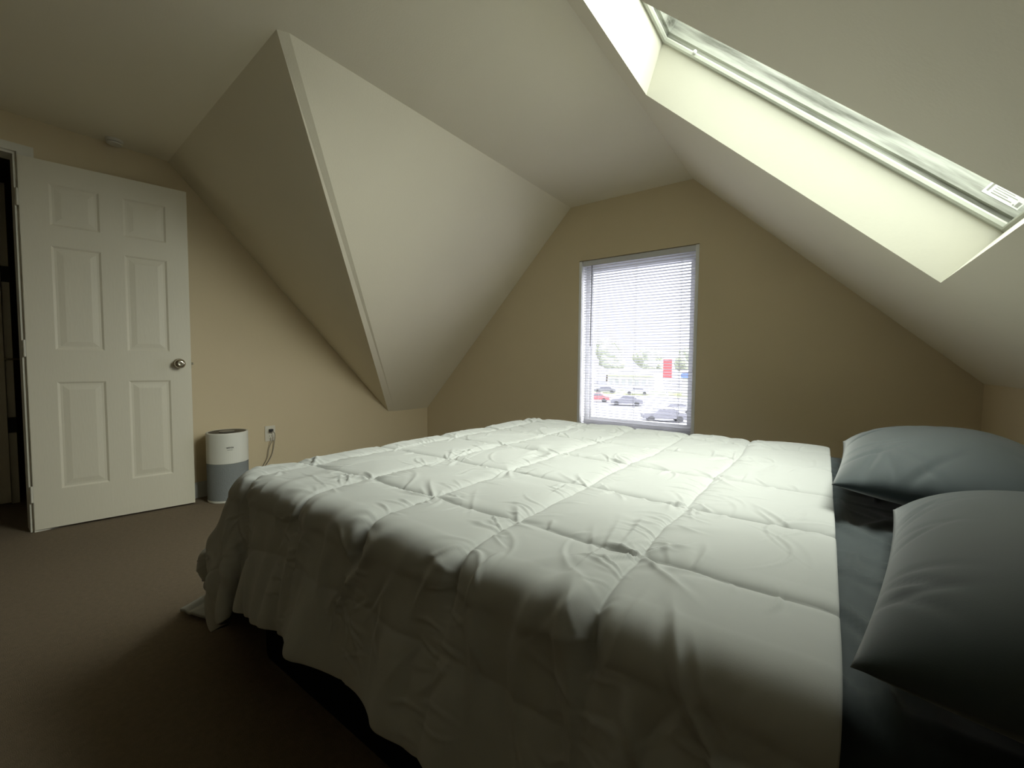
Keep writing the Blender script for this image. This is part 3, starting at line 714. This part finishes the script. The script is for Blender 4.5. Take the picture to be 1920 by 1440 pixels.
def tree(x, y, h, seed, label):
    rng = random.Random(seed); t = empty('tree', (x, y, GZ)); tag(t, label, 'tree', 'trees on the skyline outside the window')
    bm = NB(); tube(bm, [(0, 0, 0), (.2, .1, h * .35), (0, 0, h * .7)], h * .02, 8); obj('trunk', bm, M_bark, t)
    bm = NB()
    for k in range(26):
        a = rng.random() * 6.28; rr = rng.random() ** .5 * h * .19; zz = h * (.45 + .45 * rng.random())
        rad = h * rng.uniform(.09, .17) * (1.1 - abs(zz / h - .62))
        bmesh.ops.create_icosphere(bm, subdivisions=2, radius=rad, matrix=Matrix.Translation((rr * math.cos(a), rr * math.sin(a), zz)))
    for v in bm.verts: v.co += Vector((rng.uniform(-1, 1), rng.uniform(-1, 1), rng.uniform(-1, 1))) * h * .015
    me = bpy.data.meshes.new('crown'); bm.to_mesh(me); bm.free(); link('crown', me, M_leaf, t)
words = ['left end of the skyline, tallest crown', 'second from the left end of the skyline', 'third from the left, above the white shop', 'middle of the skyline, dipping lower', 'between the white shop and the red sign', 'behind the red pylon sign', 'right end of the skyline, over the blue awning']
hs = [14.6, 14.2, 13.0, 11.2, 10.8, 11.4, 11.0]
for k in range(7):
    tree(-64 + k * 6.2, 121 + (k % 2) * 10, hs[k], 20 + k, 'distant pale green tree outside, ' + words[k])
# pylon sign, shop, awning building
sg_ = empty('pylon_sign', (-23.2, 79.5, GZ)); tag(sg_, 'tall red pylon sign across the car park', 'sign')
bm = NB(); box(bm, -.15, .15, -.15, .15, 0, 4.0); obj('post', bm, M_whiteb, sg_)
bm = NB(); box(bm, -.8, .8, -.2, .2, 3.4, 6.8); obj('sign_box', bm, M_red, sg_, bevel=.05)
bm = NB(); box(bm, -.7, .7, -.2, .2, 2.2, 3.3); obj('letter_board', bm, M_whiteb, sg_)
def building(name, x0, x1, y0, y1, h, label, mats, fascia, nwin, wm=None):
    b = empty(name, ((x0 + x1) / 2, y0, GZ)); tag(b, label, 'building'); w = (x1 - x0) / 2
    bm = NB(); box(bm, -w, w, 0, y1 - y0, 0, h); obj('walls', bm, mats, b)
    bm = NB(); box(bm, -w - .3, w + .3, -.3, y1 - y0 + .3, h, h + .35); obj('roof', bm, M_whiteb, b)
    bm = NB(); box(bm, -w, w, -.9, -.02, h - 1.0, h - .2); obj('awning', bm, fascia, b)
    for k in range(nwin):
        bm = NB(); c = -w + (k + .5) * 2 * w / nwin; box(bm, c - .5, c + .5, -.05, .02, 1.0, 2.2); obj('shop_window', bm, M_carlight, b)
building('shop_building', -43, -31.5, 98, 106, 4.2, 'long low white shop building beyond the grass', M_whiteb, M_whiteb, 7)
building('awning_building', -21.8, -15, 84, 91, 4.4, 'small building with a blue awning right of the red sign', M_whiteb, M_blue, 2)
def make_car(x, y, rz, m, label):
    c = empty('car', (x, y, GZ), rz); tag(c, label, 'car', 'cars in the car park outside')
    prof = [(-2.2, .35), (-2.25, .75), (-1.9, .92), (-1.1, .98), (-.55, 1.40), (.9, 1.43), (1.6, 1.0), (2.15, .92), (2.25, .5), (2.2, .35)]
    bm = NB(); L_ = [bm.verts.new((a, -.85, b)) for a, b in prof]; R2 = [bm.verts.new((a, .85, b)) for a, b in prof]
    for v in L_ + R2:
        if v.co.z > 1.2: v.co.y *= .8
    n = len(prof)
    for k in range(n): bm.faces.new((L_[k], L_[(k + 1) % n], R2[(k + 1) % n], R2[k]))
    bm.faces.new(L_[::-1]); bm.faces.new(R2); obj('body', bm, m, c, bevel=.04)
    for s in (-1, 1):
        bm = NB(); poly(bm, [(-.95, s * .862, 1.03), (1.35, s * .862, 1.03), (.85, s * .735, 1.36), (-.5, s * .735, 1.36)])
        obj('side_window', bm, M_glassd, c)
    for a in (-1.4, 1.4):
        for s in (-1, 1):
            bm = NB(); lathe(bm, [(.2, -.1), (.33, -.1), (.33, .1), (.2, .1)], 16, Matrix.Translation((a, s * .78, .33)) @ Matrix.Rotation(math.pi / 2, 4, 'X')); obj('wheel', bm, M_tyre, c)
cars = [(-13.3, 44.7, .5, M_cardark, 'dark car in the near row, lowest in the right half of the window'), (-14.2, 51.5, .5, M_carlight, 'silver car just behind the dark near-row car, below the red sign'),
        (-22.6, 58.4, .3, M_cardark, 'dark car alone in the middle of the car park'), (-28.5, 60.5, .3, M_carred, 'red car left of the lone dark car'),
        (-35.5, 80, .2, M_cardark, 'dark car in the far row before the white shop'), (-29, 80, .3, M_carlight, 'silver car in the far row before the white shop')]
for c in cars: make_car(*c)
